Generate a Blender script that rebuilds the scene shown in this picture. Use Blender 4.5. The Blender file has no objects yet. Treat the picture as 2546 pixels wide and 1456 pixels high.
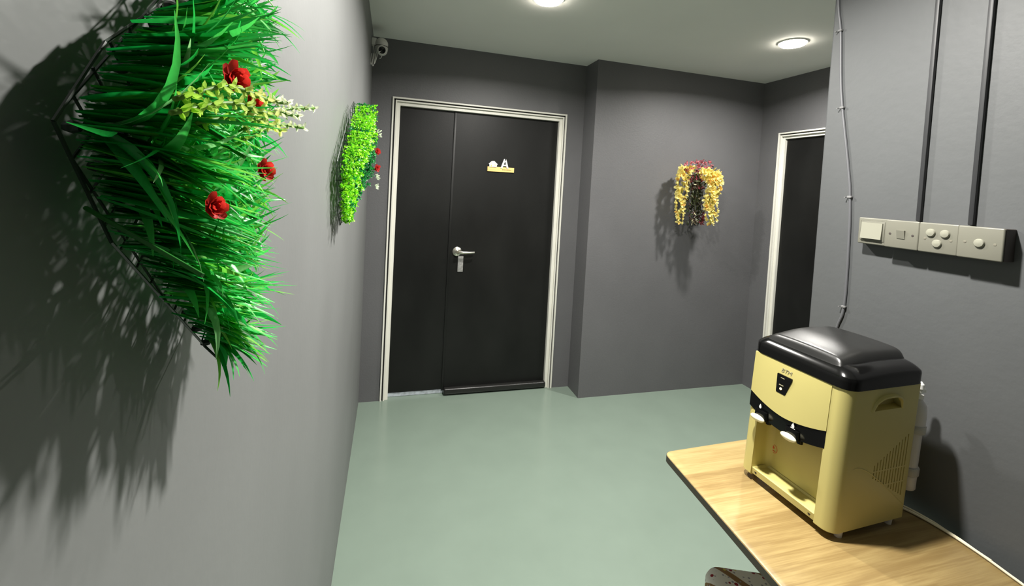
import bpy, bmesh, math, random
from mathutils import Vector, Matrix
random.seed(7)
S = bpy.context.scene
COL = S.collection

# ------------------------------------------------------------------ camera
F_PX, PP_Y, PP_X, W_PX, H_PX = 1074.56, 504.12, 1273.0, 2546.0, 1456.0
YAW, PITCH, ROLL = 0.2741, -0.0383, 0.0547
CAM = Vector((0.1562, 0.0, 1.5602))
f0 = Vector((math.sin(YAW), math.cos(YAW), 0)); r0 = Vector((math.cos(YAW), -math.sin(YAW), 0)); u0 = Vector((0, 0, 1))
fwd = f0*math.cos(PITCH) + u0*math.sin(PITCH); u1 = u0*math.cos(PITCH) - f0*math.sin(PITCH)
rgt = r0*math.cos(ROLL) + u1*math.sin(ROLL); upv = u1*math.cos(ROLL) - r0*math.sin(ROLL)
cd = bpy.data.cameras.new('camera'); cam = bpy.data.objects.new('camera', cd); COL.objects.link(cam)
m = Matrix((rgt, upv, -fwd)).transposed().to_4x4(); m.translation = CAM
cam.matrix_world = m
cd.sensor_fit = 'HORIZONTAL'; cd.sensor_width = 36.0; cd.lens = F_PX/W_PX*36.0
cd.shift_y = -(H_PX/2 - PP_Y)/W_PX; cd.shift_x = (W_PX/2 - PP_X)/W_PX
cd.clip_start = 0.01
S.camera = cam

# ------------------------------------------------------------------ world, exposure
wd = bpy.data.worlds.new('world'); S.world = wd; wd.use_nodes = True
wd.node_tree.nodes['Background'].inputs[0].default_value = (0.02, 0.02, 0.022, 1)
S.view_settings.view_transform = 'Standard'; S.view_settings.look = 'None'
S.view_settings.gamma = 1.0; S.view_settings.use_curve_mapping = False
S.view_settings.exposure = 0.0
# ceiling downlights: (x, y, watts); the light itself is made with its fitting below
LAMPS = [(0.88, 2.10, 34.0), (2.446, 2.10, 35.0), (0.86, 0.97, 63.0)]
LAMP_SPREAD = math.radians(162)

# room dimensions (metres): x across, y away from the camera, z up
D, HC = 3.110, 2.517
XB, DB = 1.5715, 2.9147
XR, XN, YN = 3.081, 1.684, 1.238
YREAR = -1.9

# ------------------------------------------------------------------ materials
def mat(name, col, rough=0.5, var=0.06, scale=8.0, bump=0.0, bscale=120.0, metal=0.0, coat=0.0, spec=0.5, emit=None, estr=0.0, stretch=(1, 1, 1)):
    M = bpy.data.materials.new(name); M.use_nodes = True
    nt = M.node_tree; N = nt.nodes; L = nt.links; b = N['Principled BSDF']
    tc = N.new('ShaderNodeTexCoord'); mp = N.new('ShaderNodeMapping'); mp.inputs['Scale'].default_value = stretch
    L.new(tc.outputs['Object'], mp.inputs[0])
    n = N.new('ShaderNodeTexNoise'); n.inputs['Scale'].default_value = scale; n.inputs['Detail'].default_value = 4
    L.new(mp.outputs[0], n.inputs['Vector'])
    r = N.new('ShaderNodeValToRGB')
    a = [max(0, c*(1-var)) for c in col]; z = [min(1, c*(1+var)) for c in col]
    r.color_ramp.elements[0].position = 0.3; r.color_ramp.elements[1].position = 0.7
    r.color_ramp.elements[0].color = (*a, 1); r.color_ramp.elements[1].color = (*z, 1)
    L.new(n.outputs[0], r.inputs[0]); L.new(r.outputs[0], b.inputs['Base Color'])
    b.inputs['Roughness'].default_value = rough; b.inputs['Metallic'].default_value = metal
    b.inputs['Coat Weight'].default_value = coat; b.inputs['Coat Roughness'].default_value = 0.12
    b.inputs['Specular IOR Level'].default_value = spec
    if bump:
        n2 = N.new('ShaderNodeTexNoise'); n2.inputs['Scale'].default_value = bscale; n2.inputs['Detail'].default_value = 3
        L.new(tc.outputs['Object'], n2.inputs['Vector'])
        bp = N.new('ShaderNodeBump'); bp.inputs['Strength'].default_value = bump; bp.inputs['Distance'].default_value = 0.004
        L.new(n2.outputs[0], bp.inputs['Height']); L.new(bp.outputs[0], b.inputs['Normal'])
    if emit:
        b.inputs['Emission Color'].default_value = (*emit, 1); b.inputs['Emission Strength'].default_value = estr
    return M

def mat_vcol(name, rough=0.4, transl=0.25, spec=0.5):
    M = bpy.data.materials.new(name); M.use_nodes = True
    nt = M.node_tree; N = nt.nodes; L = nt.links; b = N['Principled BSDF']
    at = N.new('ShaderNodeAttribute'); at.attribute_name = 'Col'
    n = N.new('ShaderNodeTexNoise'); n.inputs['Scale'].default_value = 60
    hv = N.new('ShaderNodeHueSaturation'); mr = N.new('ShaderNodeMapRange')
    mr.inputs['To Min'].default_value = 0.85; mr.inputs['To Max'].default_value = 1.15
    L.new(n.outputs[0], mr.inputs[0]); L.new(mr.outputs[0], hv.inputs['Value'])
    L.new(at.outputs['Color'], hv.inputs['Color']); L.new(hv.outputs[0], b.inputs['Base Color'])
    b.inputs['Roughness'].default_value = rough; b.inputs['Specular IOR Level'].default_value = spec
    tr = N.new('ShaderNodeBsdfTranslucent'); L.new(hv.outputs[0], tr.inputs[0])
    mx = N.new('ShaderNodeMixShader'); mx.inputs[0].default_value = transl
    L.new(b.outputs[0], mx.inputs[1]); L.new(tr.outputs[0], mx.inputs[2])
    L.new(mx.outputs[0], N['Material Output'].inputs[0])
    return M

def mat_wood(name):
    M = bpy.data.materials.new(name); M.use_nodes = True
    nt = M.node_tree; N = nt.nodes; L = nt.links; b = N['Principled BSDF']
    tc = N.new('ShaderNodeTexCoord')
    mp = N.new('ShaderNodeMapping'); mp.inputs['Scale'].default_value = (2.2, 26, 1); mp.inputs['Rotation'].default_value = (0, 0, math.radians(-3))
    L.new(tc.outputs['Object'], mp.inputs[0])
    n = N.new('ShaderNodeTexNoise'); n.inputs['Scale'].default_value = 1.6; n.inputs['Detail'].default_value = 5; n.inputs['Roughness'].default_value = .55; n.inputs['Distortion'].default_value = .6
    L.new(mp.outputs[0], n.inputs['Vector'])
    mp2 = N.new('ShaderNodeMapping'); mp2.inputs['Scale'].default_value = (5, 170, 1); L.new(tc.outputs['Object'], mp2.inputs[0])
    n2 = N.new('ShaderNodeTexNoise'); n2.inputs['Scale'].default_value = 1.5; n2.inputs['Detail'].default_value = 4
    L.new(mp2.outputs[0], n2.inputs['Vector'])
    ad = N.new('ShaderNodeMixRGB'); ad.inputs[0].default_value = .35
    L.new(n.outputs[0], ad.inputs[1]); L.new(n2.outputs[0], ad.inputs[2])
    # plank bands across the grain
    sp = N.new('ShaderNodeSeparateXYZ'); L.new(tc.outputs['Object'], sp.inputs[0])
    ml = N.new('ShaderNodeMath'); ml.operation = 'MULTIPLY'; ml.inputs[1].default_value = 10.5; L.new(sp.outputs['Y'], ml.inputs[0])
    fl = N.new('ShaderNodeMath'); fl.operation = 'FLOOR'; L.new(ml.outputs[0], fl.inputs[0])
    wn = N.new('ShaderNodeTexWhiteNoise'); wn.noise_dimensions = '1D'; L.new(fl.outputs[0], wn.inputs['W'])
    ad2 = N.new('ShaderNodeMixRGB'); ad2.inputs[0].default_value = .16
    L.new(ad.outputs[0], ad2.inputs[1]); L.new(wn.outputs['Value'], ad2.inputs[2])
    r = N.new('ShaderNodeValToRGB'); e = r.color_ramp.elements
    e[0].position = .37; e[0].color = (.245, .165, .063, 1); e[1].position = .63; e[1].color = (.395, .305, .135, 1)
    k = e.new(.5); k.color = (.33, .238, .097, 1)
    L.new(ad2.outputs[0], r.inputs[0]); L.new(r.outputs[0], b.inputs['Base Color'])
    b.inputs['Roughness'].default_value = .32
    return M

def mat_floral(name):
    M = bpy.data.materials.new(name); M.use_nodes = True
    nt = M.node_tree; N = nt.nodes; L = nt.links; b = N['Principled BSDF']
    tc = N.new('ShaderNodeTexCoord')
    def mix(fac, a, c):
        x = N.new('ShaderNodeMixRGB'); L.new(fac, x.inputs[0])
        if isinstance(a, tuple): x.inputs[1].default_value = (*a, 1)
        else: L.new(a, x.inputs[1])
        x.inputs[2].default_value = (*c, 1); return x.outputs[0]
    def spots(scale, thr, w):
        v = N.new('ShaderNodeTexVoronoi'); v.inputs['Scale'].default_value = scale; L.new(tc.outputs['Object'], v.inputs[0])
        r = N.new('ShaderNodeValToRGB'); r.color_ramp.elements[0].position = thr; r.color_ramp.elements[0].color = (1, 1, 1, 1)
        r.color_ramp.elements[1].position = thr+w; r.color_ramp.elements[1].color = (0, 0, 0, 1)
        L.new(v.outputs['Distance'], r.inputs[0]); return r.outputs[0]
    wv = N.new('ShaderNodeTexWave'); wv.bands_direction = 'DIAGONAL'; wv.inputs['Scale'].default_value = 5.2; wv.inputs['Distortion'].default_value = 1.5
    L.new(tc.outputs['Object'], wv.inputs[0])
    rr = N.new('ShaderNodeValToRGB'); rr.color_ramp.elements[0].position = .86; rr.color_ramp.elements[1].position = .88
    L.new(wv.outputs['Fac'], rr.inputs[0])
    c = mix(rr.outputs[0], (.86, .83, .76), (.30, .17, .07))
    c = mix(spots(34, .17, .04), c, (.30, .02, .03))
    c = mix(spots(27, .11, .05), c, (.70, .62, .10))
    c = mix(spots(60, .16, .08), c, (.35, .33, .38))
    L.new(c, b.inputs['Base Color']); b.inputs['Roughness'].default_value = .9
    return M

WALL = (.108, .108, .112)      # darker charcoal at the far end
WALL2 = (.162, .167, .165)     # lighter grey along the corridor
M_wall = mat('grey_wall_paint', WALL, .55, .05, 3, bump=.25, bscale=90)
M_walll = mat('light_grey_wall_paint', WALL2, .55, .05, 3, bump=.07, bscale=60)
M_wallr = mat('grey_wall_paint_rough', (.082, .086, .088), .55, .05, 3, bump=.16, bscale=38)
M_ceil = mat('ceiling_paint', (.88, .885, .85), .8, .02, 2)
M_floor = mat('epoxy_floor', (.185, .238, .195), .22, .03, 5, spec=.45)
M_white_steel = mat('painted_white_steel', (.72, .71, .64), .35, .03)
M_black_gap = mat('flat_black', (.012, .012, .012), .6, .1)  # even black for the frame groove strips, seam band and base plate
M_door = mat('black_door_paint', (.0075, .0078, .0072), .42, .35, 3.5, bump=.05, bscale=200, stretch=(1, 1, .5), spec=.28)
M_chrome = mat('brushed_nickel', (.62, .60, .52), .28, .05, metal=1)
M_greytag = mat('dull_grey_metal', (.26, .26, .25), .5, .25, 90)
M_thresh = mat('pale_threshold', (.42, .46, .50), .5, .3, 40)
M_pine = mat('pine_strip', (.80, .55, .20), .5, .12, 30, stretch=(.2, 1, 3))
M_whitepl = mat('white_plastic', (.80, .80, .77), .4, .02)
M_ink = mat('brown_ink', (.16, .10, .02), .7, .1)
M_cream = mat('cream_plastic', (.52, .455, .165), .36, .02, 6)
M_lever = mat('pale_cream_lever', (.86, .82, .58), .3, .02)
M_black = mat('black_gloss_plastic', (.0035, .0035, .0035), .14, .1, spec=.3)
M_blackm = mat('black_satin_plastic', (.014, .014, .013), .33, .1, bump=.08, bscale=400)
M_satin = mat('black_satin_lid', (.012, .012, .0115), .31, .1, bump=.05, bscale=500, spec=.42)
M_slot = mat('vent_dark', (.022, .014, .005), .8, .1)
M_red = mat('red_print', (.60, .10, .03), .6, .05)
M_greyink = mat('grey_print', (.36, .33, .20), .6, .05)
M_led = mat('lit_amber_led', (1, .75, .3), .4, .01, emit=(1, .72, .28), estr=3.0)
M_filter = mat('milky_filter_plastic', (.62, .60, .58), .35, .03)
M_filterb = mat('grey_filter_clip', (.45, .44, .40), .4, .05)
M_cord = mat('cream_cord', (.74, .68, .50), .4, .03)
M_edge = mat('dark_edge_band', (.055, .045, .030), .5, .1)
M_wood = mat_wood('oak_laminate')
M_leg = mat('black_powder_coat', (.02, .02, .02), .5, .1)
M_switch = mat('ivory_switch_plastic', (.165, .162, .13), .38, .02)
M_switchb = mat('pale_switch_button', (.26, .257, .205), .33, .02)
M_backbox = mat('dark_brown_back_box', (.045, .036, .032), .6, .1)
M_screw = mat('screw_steel', (.33, .31, .25), .4, .1, metal=.6)
M_cond = mat('painted_dark_conduit', (.026, .027, .029), .5, .06)
M_cable = mat('grey_painted_cable', (.105, .107, .115), .5, .06)
M_clip = mat('cable_clip', (.17, .17, .17), .5, .1)
M_cctv = mat('white_cctv_plastic', (.66, .65, .62), .35, .03)
M_lens = mat('lens_glass_black', (.006, .006, .006), .1, .1)
M_wire = mat('dark_green_wire', (.008, .022, .011), .45, .15)
M_plant = mat_vcol('artificial_leaves', .36, .42)
M_petal = mat_vcol('artificial_petals', .5, .45)
M_fabric = mat_floral('floral_fabric')
M_lamp = mat('lamp_diffuser', (1, .97, .9), .5, .01, emit=(1, .93, .80), estr=45.0)

# ------------------------------------------------------------------ mesh helpers
class MB:
    def __init__(self):
        self.bm = bmesh.new(); self.col = None
    def colors(self):
        self.col = self.bm.verts.layers.float_color.new('Col'); return self
    def box(self, lo, hi, bev=0.0, seg=2, mtx=None):
        lo, hi = Vector(lo), Vector(hi); c = (lo+hi)/2; s = hi-lo
        r = bmesh.ops.create_cube(self.bm, size=1, matrix=Matrix.Translation(c) @ Matrix.Diagonal((*s, 1)))
        vs = r['verts']
        if bev:
            es = list({e for v in vs for e in v.link_edges})
            q = bmesh.ops.bevel(self.bm, geom=es, offset=bev, segments=seg, profile=.5, affect='EDGES')
            vs = list({v for f in q['faces'] for v in f.verts} | {v for v in vs if v.is_valid})
        if mtx: bmesh.ops.transform(self.bm, matrix=mtx, verts=[v for v in vs if v.is_valid])
        return self
    def ring(self, pts, closed_caps=True):
        return [self.bm.verts.new(p) for p in pts]
    def loft(self, rings, cap0=True, cap1=True):
        R = [[self.bm.verts.new(p) for p in r] for r in rings]; n = len(R[0])
        for a, b in zip(R, R[1:]):
            for i in range(n):
                self.bm.faces.new((a[i], a[(i+1) % n], b[(i+1) % n], b[i]))
        if cap0: self.bm.faces.new(R[0][::-1])
        if cap1: self.bm.faces.new(R[-1])
        return self
    def tube(self, pts, r, n=8, caps=True):
        pts = [Vector(p) for p in pts]; rings = []
        t0 = (pts[1]-pts[0]).normalized(); a = t0.orthogonal().normalized()
        for i, p in enumerate(pts):
            t = (pts[min(i+1, len(pts)-1)] - pts[max(i-1, 0)]).normalized()
            a = (a - t*a.dot(t)).normalized(); b = t.cross(a)
            rr = r[i] if isinstance(r, (list, tuple)) else r
            rings.append([p + (a*math.cos(k*2*math.pi/n) + b*math.sin(k*2*math.pi/n))*rr for k in range(n)])
        return self.loft(rings, caps, caps)
    def lathe(self, prof, o, axis=(0, 0, 1), n=32):
        """prof: list of (radius, distance along the axis)"""
        ax = Vector(axis).normalized(); a = ax.orthogonal().normalized(); b = ax.cross(a); o = Vector(o)
        rings = [[o + ax*h + (a*math.cos(k*2*math.pi/n) + b*math.sin(k*2*math.pi/n))*max(r, 1e-5) for k in range(n)] for r, h in prof]
        return self.loft(rings)
    def prism(self, poly, z0, z1, mp=lambda u, v, w: (u, v, w), bev=0.0):
        A = [self.bm.verts.new(mp(u, v, z0)) for u, v in poly]; B = [self.bm.verts.new(mp(u, v, z1)) for u, v in poly]
        n = len(poly); fs = [self.bm.faces.new(A[::-1]), self.bm.faces.new(B)]
        for i in range(n): fs.append(self.bm.faces.new((A[i], A[(i+1) % n], B[(i+1) % n], B[i])))
        return self
    def ellipsoid(self, c, r, seg=20, rg=12, mtx=None):
        M = Matrix.Translation(Vector(c)) @ (mtx or Matrix()) @ Matrix.Diagonal((*r, 1))
        bmesh.ops.create_uvsphere(self.bm, u_segments=seg, v_segments=rg, radius=1, matrix=M); return self
    def leaf(self, base, d, nrm, L, w, curl=0.0, n=4, c0=(1, 1, 1), c1=None, fold=.25, tip=.15, wide=.35):
        """a folded leaf or blade: root at base, heading d, face normal nrm, bending towards curl*nrm + gravity"""
        c1 = c1 or c0; d = Vector(d).normalized(); nrm = Vector(nrm); nrm = (nrm - d*nrm.dot(d))
        if nrm.length < 1e-4: nrm = d.orthogonal()
        nrm.normalize(); p = Vector(base); prev = None
        cv = curl if isinstance(curl, Vector) else nrm*curl
        for k in range(n+1):
            t = k/n
            ww = w*(min(1, .45 + t/wide*.55) if t < wide else (1-(1-tip)*((t-wide)/(1-wide))**1.6))
            s = d.cross(nrm).normalized()
            row = [self.bm.verts.new(p - s*ww/2), self.bm.verts.new(p - nrm*ww*fold), self.bm.verts.new(p + s*ww/2)]
            if self.col:
                cc = [a*(1-t)+b*t for a, b in zip(c0, c1)]
                for v in row: v[self.col] = (*cc, 1)
            if prev:
                for i in (0, 1): self.bm.faces.new((prev[i], prev[i+1], row[i+1], row[i]))
            prev = row; p = p + d*(L/n)
            d = (d + cv/n).normalized(); nrm = (nrm - d*nrm.dot(d)); nrm.normalize()
        return self
    def paint(self, c):
        for v in self.bm.verts: v[self.col] = (*c, 1)
        return self
    def obj(self, name, material, parent=None, smooth=35, xf=None):
        bm = self.bm
        if xf:
            for v in bm.verts: v.co = xf(v.co)
        bmesh.ops.recalc_face_normals(bm, faces=bm.faces)
        me = bpy.data.meshes.new(name); bm.to_mesh(me); bm.free()
        me.materials.append(material)
        if smooth:
            me.polygons.foreach_set('use_smooth', [True]*len(me.polygons))
            me.set_sharp_from_angle(angle=math.radians(smooth))
        o = bpy.data.objects.new(name, me); COL.objects.link(o)
        if parent: o.parent = parent
        return o

def thing(name, label, cat, loc=(0, 0, 0), rz=0.0, group=None):
    o = bpy.data.objects.new(name, None); COL.objects.link(o); o.empty_display_size = .05
    o.location = loc; o.rotation_euler = (0, 0, rz); o['label'] = label; o['category'] = cat
    if group: o['group'] = group
    return o
def struct(o, label=None, cat=None):
    o['kind'] = 'structure'
    if label: o['label'] = label
    if cat: o['category'] = cat
    return o
def boolean_cut(o, cutter):
    """subtract the cutter mesh from o for good, and drop the cutter"""
    md = o.modifiers.new('cut', 'BOOLEAN'); md.operation = 'DIFFERENCE'; md.object = cutter; md.solver = 'EXACT'
    bpy.context.view_layer.update()
    dg = bpy.context.evaluated_depsgraph_get()
    me = bpy.data.meshes.new_from_object(o.evaluated_get(dg)); o.modifiers.clear()
    old = o.data; o.data = me; me.name = o.name
    bpy.data.objects.remove(cutter)
    me.polygons.foreach_set('use_smooth', [True]*len(me.polygons)); me.set_sharp_from_angle(angle=math.radians(35))
def rrect(x0, y0, x1, y1, r, n=6):
    """rounded rectangle; r is one radius or four (x0y0, x1y0, x1y1, x0y1)"""
    r = [r]*4 if not isinstance(r, (list, tuple)) else r; out = []
    for (cx, cy, a0), q in zip(((x0, y0, 180), (x1, y0, 270), (x1, y1, 0), (x0, y1, 90)), r):
        ox = cx + (q if cx == x0 else -q); oy = cy + (q if cy == y0 else -q)
        for k in range(n+1):
            a = math.radians(a0 + 90*k/n); out.append((ox + q*math.cos(a), oy + q*math.sin(a)))
    return out
def round_poly(poly, rads, n=6):
    out = []; N = len(poly)
    for i in range(N):
        p = Vector(poly[i]); a = Vector(poly[i-1]); b = Vector(poly[(i+1) % N]); r = rads[i]
        p0 = p + (a-p).normalized()*r; p1 = p + (b-p).normalized()*r
        for k in range(n+1):
            t = k/n; q = p0*(1-t)**2 + p*2*t*(1-t) + p1*t*t; out.append((q.x, q.y))
    return out
def text_mesh(txt, size, depth, shear=0.0):
    cu = bpy.data.curves.new('lettering', 'FONT'); cu.body = txt; cu.size = size; cu.extrude = depth; cu.shear = shear
    cu.align_x = 'CENTER'; cu.align_y = 'CENTER'
    o = bpy.data.objects.new('lettering', cu); COL.objects.link(o); bpy.context.view_layer.update()
    me = bpy.data.meshes.new_from_object(o.evaluated_get(bpy.context.evaluated_depsgraph_get()))
    bpy.data.objects.remove(o); return me
def smooth_path(pts, n=8):
    P = [Vector(p) for p in pts]; P = [P[0]*2-P[1]] + P + [P[-1]*2-P[-2]]; out = []
    for i in range(1, len(P)-2):
        a, b, c, d = P[i-1:i+3]
        for k in range(n):
            t = k/n
            out.append(.5*((2*b) + (c-a)*t + (2*a-5*b+4*c-d)*t*t + (3*b-a-3*c+d)*t**3))
    out.append(P[-2]); return out
U = random.uniform

# ------------------------------------------------------------------ the room
struct(MB().box((-.15, YREAR-.15, -.12), (XR+.2, D+.25, 0)).obj('floor', M_floor, smooth=0))
struct(MB().box((-.15, YREAR-.15, HC), (XR+.2, D+.25, HC+.12)).obj('ceiling', M_ceil, smooth=0))
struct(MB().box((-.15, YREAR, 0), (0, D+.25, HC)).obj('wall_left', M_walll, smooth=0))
XL, XRD, ZD = .1405, 1.4294, 2.13      # door_1 opening, outer edges of the frame
w = MB().box((0, D, 0), (XL+.004, D+.25, HC)).box((XRD-.004, D, 0), (XB+.02, D+.25, HC)).box((XL+.004, D, ZD-.004), (XRD-.004, D+.25, HC))
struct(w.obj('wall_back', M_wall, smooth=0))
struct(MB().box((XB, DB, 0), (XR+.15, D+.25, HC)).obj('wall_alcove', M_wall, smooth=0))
YD, YD0, ZD2 = 2.738, 1.86, 2.092      # door_2 opening in the far right wall
w = MB().box((XR, YD-.004, 0), (XR+.15, DB+.01, HC)).box((XR, YN-.05, 0), (XR+.15, YD0+.004, HC)).box((XR, YD0+.004, ZD2-.004), (XR+.15, YD-.004, HC))
struct(w.obj('wall_far_right', M_wall, smooth=0))
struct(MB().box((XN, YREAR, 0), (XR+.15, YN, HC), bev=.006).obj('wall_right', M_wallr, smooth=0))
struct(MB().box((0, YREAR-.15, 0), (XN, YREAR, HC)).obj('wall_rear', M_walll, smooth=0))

# ---- door_1: unequal double door in the back wall
d1 = thing('door_1', 'black double door with white steel frame in the back wall', 'door', (0, D, 0)); d1['kind'] = 'structure'
fr = MB()
for (a, b, y0, y1) in ((0, .011, -.012, .03), (.021, .031, -.010, .05), (.031, .054, .006, .075)):
    fr.box((XL+a, y0, 0), (XL+b, y1, ZD-a), .0012, 1); fr.box((XRD-b, y0, 0), (XRD-a, y1, ZD-a), .0012, 1)
    fr.box((XL+b-.001, y0+.0003, ZD-b), (XRD-b+.001, y1-.0003, ZD-a-.0002), .0012, 1)
fo = fr.obj('door_frame', M_white_steel, d1)
g = MB()
g.box((XL+.011, .004, 0), (XL+.021, .03, ZD-.011)).box((XRD-.021, .004, 0), (XRD-.011, .03, ZD-.011)).box((XL+.011, .004, ZD-.021), (XRD-.011, .03, ZD-.011))
g.obj('frame_groove', M_black_gap, fo)
SEAM = .586
MB().box((XL+.054, .038, .036), (SEAM, .076, ZD-.055), .002, 1).obj('narrow_door_leaf', M_door, d1)
lf = MB().box((SEAM+.004, .034, .030), (XRD-.054, .072, ZD-.055), .002, 1).obj('wide_door_leaf', M_door, d1)
MB().box((SEAM-.012, .0305, .030), (SEAM+.006, .0385, ZD-.058), .0015, 2).obj('meeting_strip', M_door, lf)
MB().box((SEAM+.002, -.012, .010), (XRD-.050, .036, .054), .012, 4).obj('door_sweep', M_blackm, lf)
MB().box((XL+.03, .045, 0), (XRD-.03, .085, .030), .003, 1).obj('threshold', M_thresh, d1)
hd = MB().lathe([(.033, 0), (.035, .003), (.033, .009), (.022, .016), (.012, .020), (.011, .036)], (.640, .034, 1.062), (0, -1, 0), 28).obj('door_handle', M_chrome, lf)
lv = MB(); P = smooth_path([(.640, -.008, 1.061), (.672, -.017, 1.060), (.72, -.018, 1.060), (.762, -.014, 1.062)], 6)
rings = []
for i, p in enumerate(P):
    t = i/(len(P)-1); hh = .0125*(1-.45*t); th = .0065
    rings.append([p + Vector((0, math.cos(a)*th, math.sin(a)*hh)) for a in [k*math.pi/8 for k in range(16)]])
lv.loft(rings).obj('lever', M_chrome, hd)
MB().lathe([(.0125, 0), (.0125, .016), (.009, .020)], (.640, 0.0, 1.061), (0, -1, 0), 20).obj('spindle_hub', M_chrome, hd)
MB().box((.650, .026, .912), (.690, .034, 1.028), .002, 2).obj('lock_plate', M_greytag, lf)

# ---- sign on the wide leaf
sg = thing('door_sign', 'small wooden strip sign with white letter A and house cut-outs on the black door', 'sign', (.835, D+.034, 1.662))
MB().box((0, -.010, 0), (.205, 0, .036), .0012, 1).obj('wooden_strip', M_pine, sg)
a = MB()
def slab(mb, pts, y0, y1): mb.prism(pts, y0, y1, lambda u, v, w: (u, w, v))
slab(a, [(.098, .028), (.112, .028), (.132, .086), (.139, .086), (.139, .098), (.122, .098)], -.015, -.010)
slab(a, [(.146, .028), (.160, .028), (.139, .098), (.130, .098), (.131, .082)], -.015, -.010)
slab(a, [(.1105, .045), (.1495, .045), (.1465, .056), (.1145, .056)], -.0149, -.0101)
a.obj('letter', M_whitepl, sg, 0)
h = MB(); slab(h, [(.012, .033), (.012, .052), (.006, .054), (.022, .070), (.030, .076), (.048, .078), (.062, .066), (.076, .054), (.070, .052), (.068, .033)], -.015, -.010)
h.obj('house_cutout', M_whitepl, sg, 0)
k = MB()
slab(k, [(.022, .036), (.022, .046), (.027, .050), (.032, .046), (.032, .036)], -.0154, -.0149)
slab(k, [(.046, .044), (.046, .054), (.051, .054), (.051, .044)], -.0154, -.0149); slab(k, [(.056, .044), (.056, .054), (.061, .054), (.061, .044)], -.0154, -.0149)
slab(k, [(.020, .058), (.034, .061), (.034, .064), (.024, .063)], -.0154, -.0149)
k.obj('house_openings', M_pine, sg, 0)
k = MB()
x = .114
for wdt in (.007, .005, .008, .004, .006, .005, .006, .005, .006):
    slab(k, [(x, .0145), (x+wdt*.75, .0145), (x+wdt*.75, .0205), (x, .0205)], -.0106, -.0100); x += wdt+.002
k.obj('small_lettering', M_ink, sg, 0)

# ---- door_2 in the far right wall
d2 = thing('door_2', 'black door with white steel frame in the side wall beyond the switches', 'door', (XR, 0, 0)); d2['kind'] = 'structure'
fr = MB()
for (a, b, x0, x1) in ((0, .011, -.012, .03), (.021, .031, -.010, .05), (.031, .050, .006, .07)):
    fr.box((x0, YD-b, 0), (x1, YD-a, ZD2-a), .0012, 1); fr.box((x0, YD0+a, 0), (x1, YD0+b, ZD2-a), .0012, 1)
    fr.box((x0+.0003, YD0+b-.001, ZD2-b), (x1-.0003, YD-b+.001, ZD2-a-.0002), .0012, 1)
fo = fr.obj('door_frame', M_white_steel, d2)
g = MB().box((.004, YD-.021, 0), (.03, YD-.011, ZD2-.011)).box((.004, YD0+.011, 0), (.03, YD0+.021, ZD2-.011)).box((.004, YD0+.011, ZD2-.021), (.03, YD-.011, ZD2-.011))
g.obj('frame_groove', M_black_gap, fo)
MB().box((.026, YD0+.051, .012), (.066, YD-.051, ZD2-.051), .002, 1).obj('door_leaf', M_door, d2)

# ------------------------------------------------------------------ downlights
def downlight(x, y, watts, label):
    t = thing('downlight', label, 'ceiling light', (x, y, HC), group='round ceiling downlights')
    MB().lathe([(.080, 0), (.080, -.003), (.077, -.007), (.072, -.007), (.070, -.005), (.070, 0)], (0, 0, 0), (0, 0, 1), 48).obj('trim_ring', M_whitepl, t)
    MB().lathe([(.0695, -.001), (.0695, -.012), (.064, -.018), (.03, -.0205), (.0, -.021)], (0, 0, 0), (0, 0, 1), 48).obj('diffuser', M_lamp, t)
    ld = bpy.data.lights.new('bulb', 'AREA'); ld.shape = 'DISK'; ld.size = .09; ld.energy = watts; ld.color = (1, .97, .915); ld.spread = LAMP_SPREAD
    lo = bpy.data.objects.new('bulb', ld); COL.objects.link(lo); lo.parent = t; lo.location = (0, 0, -.024)
    return t
LL = ['lit round downlight in the ceiling before the black double door', 'lit round downlight in the ceiling of the alcove on the right', 'lit round downlight in the ceiling nearest the camera']
for (x, y, e), lb in zip(LAMPS, LL): downlight(x, y, e, lb)

# ------------------------------------------------------------------ security camera
t = thing('security_camera', 'white security camera on a bracket high in the left corner', 'camera', (0, 2.90, 2.40))
MB().box((0, -.022, -.004), (.030, .022, .040), .004, 2).obj('bracket', M_cctv, t)
b = MB().ellipsoid((.060, -.005, .008), (.040, .040, .040), 24, 16); b.lathe([(.039, 0), (.040, -.03), (.036, -.05), (.025, -.06)], (.060, -.005, .010), (0, 0, 1), 28)
b.obj('dome_body', M_cctv, t)
hd = MB().ellipsoid((.066, -.040, -.040), (.032, .032, .032), 24, 16); hd.lathe([(.030, 0), (.029, .012), (.024, .016)], (.066, -.064, -.044), (.06, -1, -.25), 28)
ho = hd.obj('camera_head', M_cctv, t)
MB().lathe([(.021, 0), (.021, .003), (.012, .001), (.011, .004), (.0, .006)], (.067, -.0795, -.048), (.06, -1, -.25), 24).obj('lens', M_lens, ho)
MB().lathe([(.0408, 0), (.0408, .004)], (.060, -.005, -.010), (0, 0, 1), 28).obj('seam_band', M_black_gap, t)
c = MB()
for dx, dy, lz in ((.012, -.030, -.118), (.024, -.034, -.128), (.032, -.030, -.112)):
    c.tube(smooth_path([(dx, -.018, .0), (dx+.006, dy, -.06), (dx-.004, dy-.004, lz), (dx-.010, dy-.006, lz-.012), (dx-.014, dy, lz+.01), (dx-.008, dy+.004, -.06)], 6), .0028, 6)
c.tube(smooth_path([(.066, -.03, -.070), (.060, -.034, -.085), (.052, -.034, -.088)], 5), .002, 6)
c.obj('cable_loops', M_cctv, t)

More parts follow.
